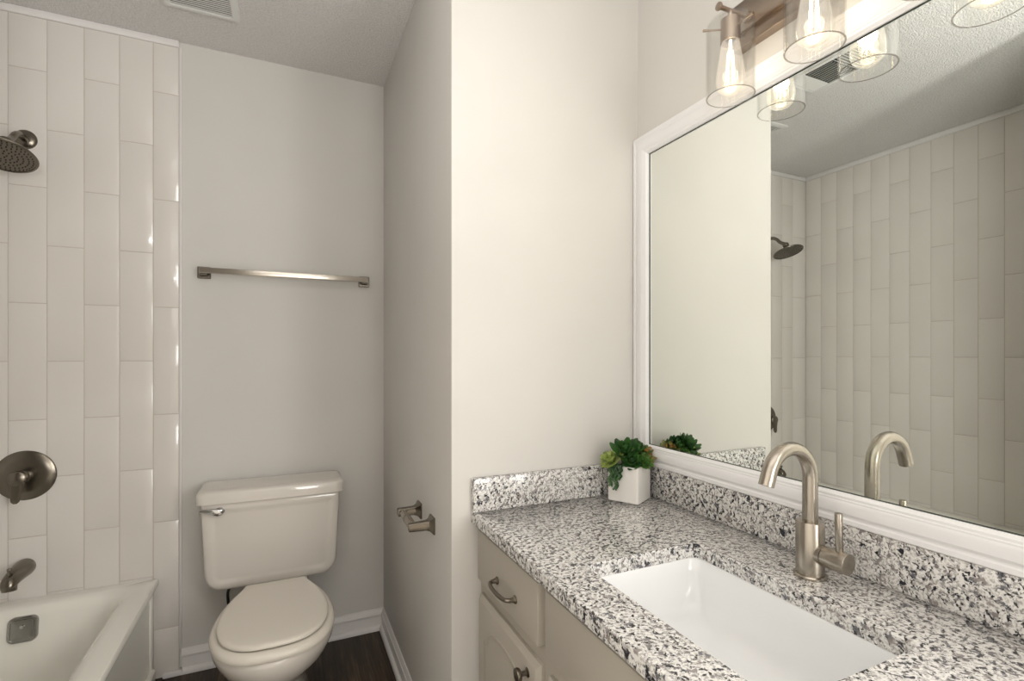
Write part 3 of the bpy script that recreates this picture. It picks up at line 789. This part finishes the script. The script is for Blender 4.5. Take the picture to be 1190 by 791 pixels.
for y in (0.84, 0.64, 0.44): make_light(y)

# ------------------------------------------------------------ planter with succulents
PF = Vector((0.905, 1.135)); A = 0.094
e1 = Vector((-0.475, 0.879)).normalized(); e2 = Vector((0.879, 0.475)).normalized()
pc = PF + (e1 + e2) * A / 2
ang = math.atan2(e2.y, e2.x)
pz = ZK + 0.0005; PH = 0.103
pl = thing('succulent_planter', 'square white ceramic pot of mixed green succulents in the counter corner', 'potted plant', (pc.x, pc.y, pz))
Rz = Matrix.Rotation(ang, 3, 'Z')
def loc(x, y, z): return Vector((pc.x, pc.y, pz)) + Rz @ Vector((x, y, z))
b = MB()
b.loft([[loc(px, py, z) for px, py in rrect(A - 2 * i, A - 2 * i, max(0.005 - i * .3, .002), 4)] for z, i in ((0, 0.002), (0.002, 0), (PH - 0.0015, 0), (PH, 0.0015), (PH, 0.005), (PH - 0.002, 0.0065), (PH - 0.020, 0.0065))])
b.build('pot', M['pot'], pl)
b = MB(); b.loft([[loc(px, py, z) for px, py in rrect(A - 0.0135, A - 0.0135, 0.002, 3)] for z in (PH - 0.019, PH - 0.010)])
b.build('soil', M['soil'], pl)
def clamp_leaves(mb):
    for v in mb.bm.verts:
        v.co.x = min(v.co.x, 0.9975 if v.co.z > 0.895 else XW - 0.0215); v.co.y = min(v.co.y, YE - 0.0215 if v.co.z < 0.90 else YE - 0.002)
def leaf(mb, base, d, up, L, W, th=0.0022, curl=0.25, tip=0.15, nseg=6):
    d = d.normalized(); side = d.cross(up)
    if side.length < 1e-4: side = d.orthogonal()
    side.normalize(); nn = side.cross(d).normalized(); rings = []
    for k in range(nseg + 1):
        t = k / nseg
        w = W * 0.5 * (0.35 + 0.65 * min(1, t / 0.55)) * (1 if t < 0.6 else math.sqrt(max(0, 1 - ((t - 0.6) / 0.42) ** 2)))
        w = max(w, W * 0.04 if t < 1 else W * tip * 0.2)
        c = base + d * L * t + nn * (L * curl * t * t)
        hh = th * (1 - 0.6 * t)
        rings.append([c + side * w, c + nn * hh + side * w * .5, c + nn * hh * .8 - side * w * .5, c - side * w, c - nn * hh * 1.2 - side * w * .4, c - nn * hh * 1.2 + side * w * .4])
    mb.loft(rings)
def rosette(name, mat, c, axis, Rr, layers, W, curl=0.3, lab=None):
    mb = MB(); ax = Vector(axis).normalized(); u = ax.orthogonal().normalized(); v = ax.cross(u)
    for li in range(layers):
        f = li / max(1, layers - 1)
        cnt = 8 - li; el = math.radians(8 + 62 * f); L = Rr * (1 - 0.55 * f)
        for k in range(max(3, cnt)):
            a = 2 * PI * k / max(3, cnt) + li * 0.5 + random.uniform(-.15, .15)
            rad = u * math.cos(a) + v * math.sin(a)
            d = rad * math.cos(el) + ax * math.sin(el)
            leaf(mb, c + ax * 0.004 * li, d, ax, L * random.uniform(.9, 1.1), W * (1 - 0.35 * f), 0.0022, curl)
    clamp_leaves(mb)
    o = mb.build(name, mat, pl, angle=60)
    if lab: o['label'] = lab
TZ = PH
# pot local: -y side = e1-negative.. corners: front corner is local (-A/2,-A/2)
rosette('rosette', M['leaf_lime'], loc(-0.040, 0.030, TZ + 0.008), (-0.6, 0.05, 0.75), 0.040, 3, 0.022, 0.2, 'yellow-green open rosette')
rosette('rosette', M['leaf_lime'], loc(-0.038, 0.047, TZ + 0.014), (-0.8, 0.3, 0.55), 0.030, 3, 0.017, 0.25, 'yellow-green open rosette')
rosette('rosette', M['leaf_red'], loc(0.036, -0.030, TZ + 0.026), (0.25, -0.55, 0.8), 0.036, 3, 0.021, 0.25, 'olive and red tinged rosette')
rosette('rosette', M['leaf_red'], loc(0.030, -0.040, TZ + 0.010), (0.4, -0.9, 0.45), 0.028, 3, 0.016, 0.25, 'olive and red tinged rosette')
rosette('rosette', M['leaf_mid'], loc(-0.004, -0.034, TZ + 0.010), (-0.3, -0.8, 0.7), 0.030, 5, 0.013, 0.35)
rosette('rosette', M['leaf_mid'], loc(0.014, -0.040, TZ + 0.006), (0.0, -0.9, 0.6), 0.026, 4, 0.011, 0.35)
rosette('rosette', M['leaf_mid'], loc(0.024, 0.018, TZ + 0.026), (0.2, 0.1, 0.9), 0.034, 3, 0.021, 0.3)
rosette('rosette', M['leaf_dark'], loc(-0.018, 0.004, TZ + 0.030), (-0.5, -0.5, 1), 0.044, 4, 0.026, 0.65, 'broad dark green curled leaves')
rosette('rosette', M['leaf_dark'], loc(0.014, -0.010, TZ + 0.030), (0.1, -0.6, 1), 0.040, 4, 0.023, 0.6, 'broad dark green curled leaves')
rosette('rosette', M['leaf_dark'], loc(-0.022, -0.022, TZ + 0.010), (-0.7, -0.6, 0.6), 0.032, 4, 0.018, 0.5, 'broad dark green curled leaves')
# upright spikes
mb = MB()
for k in range(9):
    a = random.uniform(0, 2 * PI); r_ = random.uniform(0, 0.022)
    bpt = loc(r_ * math.cos(a) + 0.004, r_ * math.sin(a) + 0.004, TZ - 0.008)
    leaf(mb, bpt, Vector((math.cos(a) * .35, math.sin(a) * .35, 1)), Vector((math.cos(a), math.sin(a), 0)), random.uniform(0.045, 0.066), 0.014, 0.0018, -0.15)
clamp_leaves(mb)
mb.build('upright_leaves', M['leaf_mid'], pl, angle=60)
# trailing strings over the front-left face
mb = MB()
for k, (px, ln) in enumerate(((0.031, 0.058), (0.022, 0.040), (0.013, 0.068), (0.002, 0.034))):
    path = [loc(-A / 2 + 0.010, px, TZ + 0.004), loc(-A / 2 - 0.004, px, TZ + 0.004)]
    nn_ = 14
    for q in range(nn_):
        path.append(loc(-A / 2 - 0.006 - 0.0012 * math.sin(q), px + 0.003 * math.sin(q * .9 + k) + 0.004 * q / nn_, TZ - 0.002 - ln * q / nn_))
    mb.tube(path, 0.0009, 6)
    for q, pt in enumerate(path[1:]):
        for s_ in (-1, 1):
            d = Rz @ Vector((-0.5, s_ * 0.9, -0.55 + random.uniform(-.3, .3)))
            leaf(mb, pt, d, Rz @ Vector((-1, 0, 0.2)), 0.0085, 0.0062, 0.0012, 0.2, nseg=4)
o = mb.build('trailing_stems', M['leaf_dark'], pl, angle=60); o['label'] = 'strings of small dark leaves hanging over the pot front'

# ------------------------------------------------------------ ceiling vents
def register(name, label, x0, x1, y0, y1, sections, fw, dark):
    v_ = thing(name, label, 'vent', ((x0 + x1) / 2, (y0 + y1) / 2, ZC))
    f = MB()
    f.loft([[Vector(((x0 + x1) / 2 + a, (y0 + y1) / 2 + c, z)) for a, c in rrect(x1 - x0 - 2 * i, y1 - y0 - 2 * i, 0.002, 1)] for z, i in ((ZC - 0.0002, 0), (ZC - 0.004, 0), (ZC - 0.008, 0.006), (ZC - 0.009, fw - 0.004), (ZC - 0.007, fw), (ZC - 0.0015, fw))], False, False)
    f.build('frame', M['vent'], v_)
    MB().box(x0 + fw, x1 - fw, y0 + fw, y1 - fw, ZC - 0.0014, ZC - 0.0006).build('shade_sheet', M['dark'], v_)  # flat dark sheet, its colour stands in for shade inside the vent
    for (ax, a0, a1, b0, b1, tilt_, pitch) in sections:
        s = MB(); k = a0 + pitch / 2; lw = 0.0044 if 0.0105 < pitch < 0.0115 else 0.0045
        while k < a1:
            rot = Matrix.Rotation(tilt_, 3, 'X' if ax == 'y' else 'Y')
            if ax == 'y': s.box(b0, b1, k - lw, k + lw, ZC - 0.0058, ZC - 0.0048, rot=rot)
            else: s.box(k - lw, k + lw, b0, b1, ZC - 0.0058, ZC - 0.0048, rot=rot)
            k += pitch
        s.build('louvers', M['vent'], v_)
register('ceiling_vent', 'square pale exhaust vent grille on the ceiling in front of the towel bar wall', -0.383, -0.147, 1.800, 2.066,
         [('y', 1.826, 2.041, -0.3572, -0.1728, math.radians(12), 0.0110)], 0.026, True)
register('ceiling_vent', 'rectangular air register with louvers over a dark backing sheet, seen only in the mirror', -0.175, 0.015, 1.205, 1.525,
         [('y', 1.438, 1.512, -0.162, 0.002, math.radians(-15), 0.010), ('x', -0.162, 0.002, 1.325, 1.432, math.radians(50), 0.016), ('y', 1.218, 1.318, -0.162, 0.002, math.radians(35), 0.013)], 0.012, True)
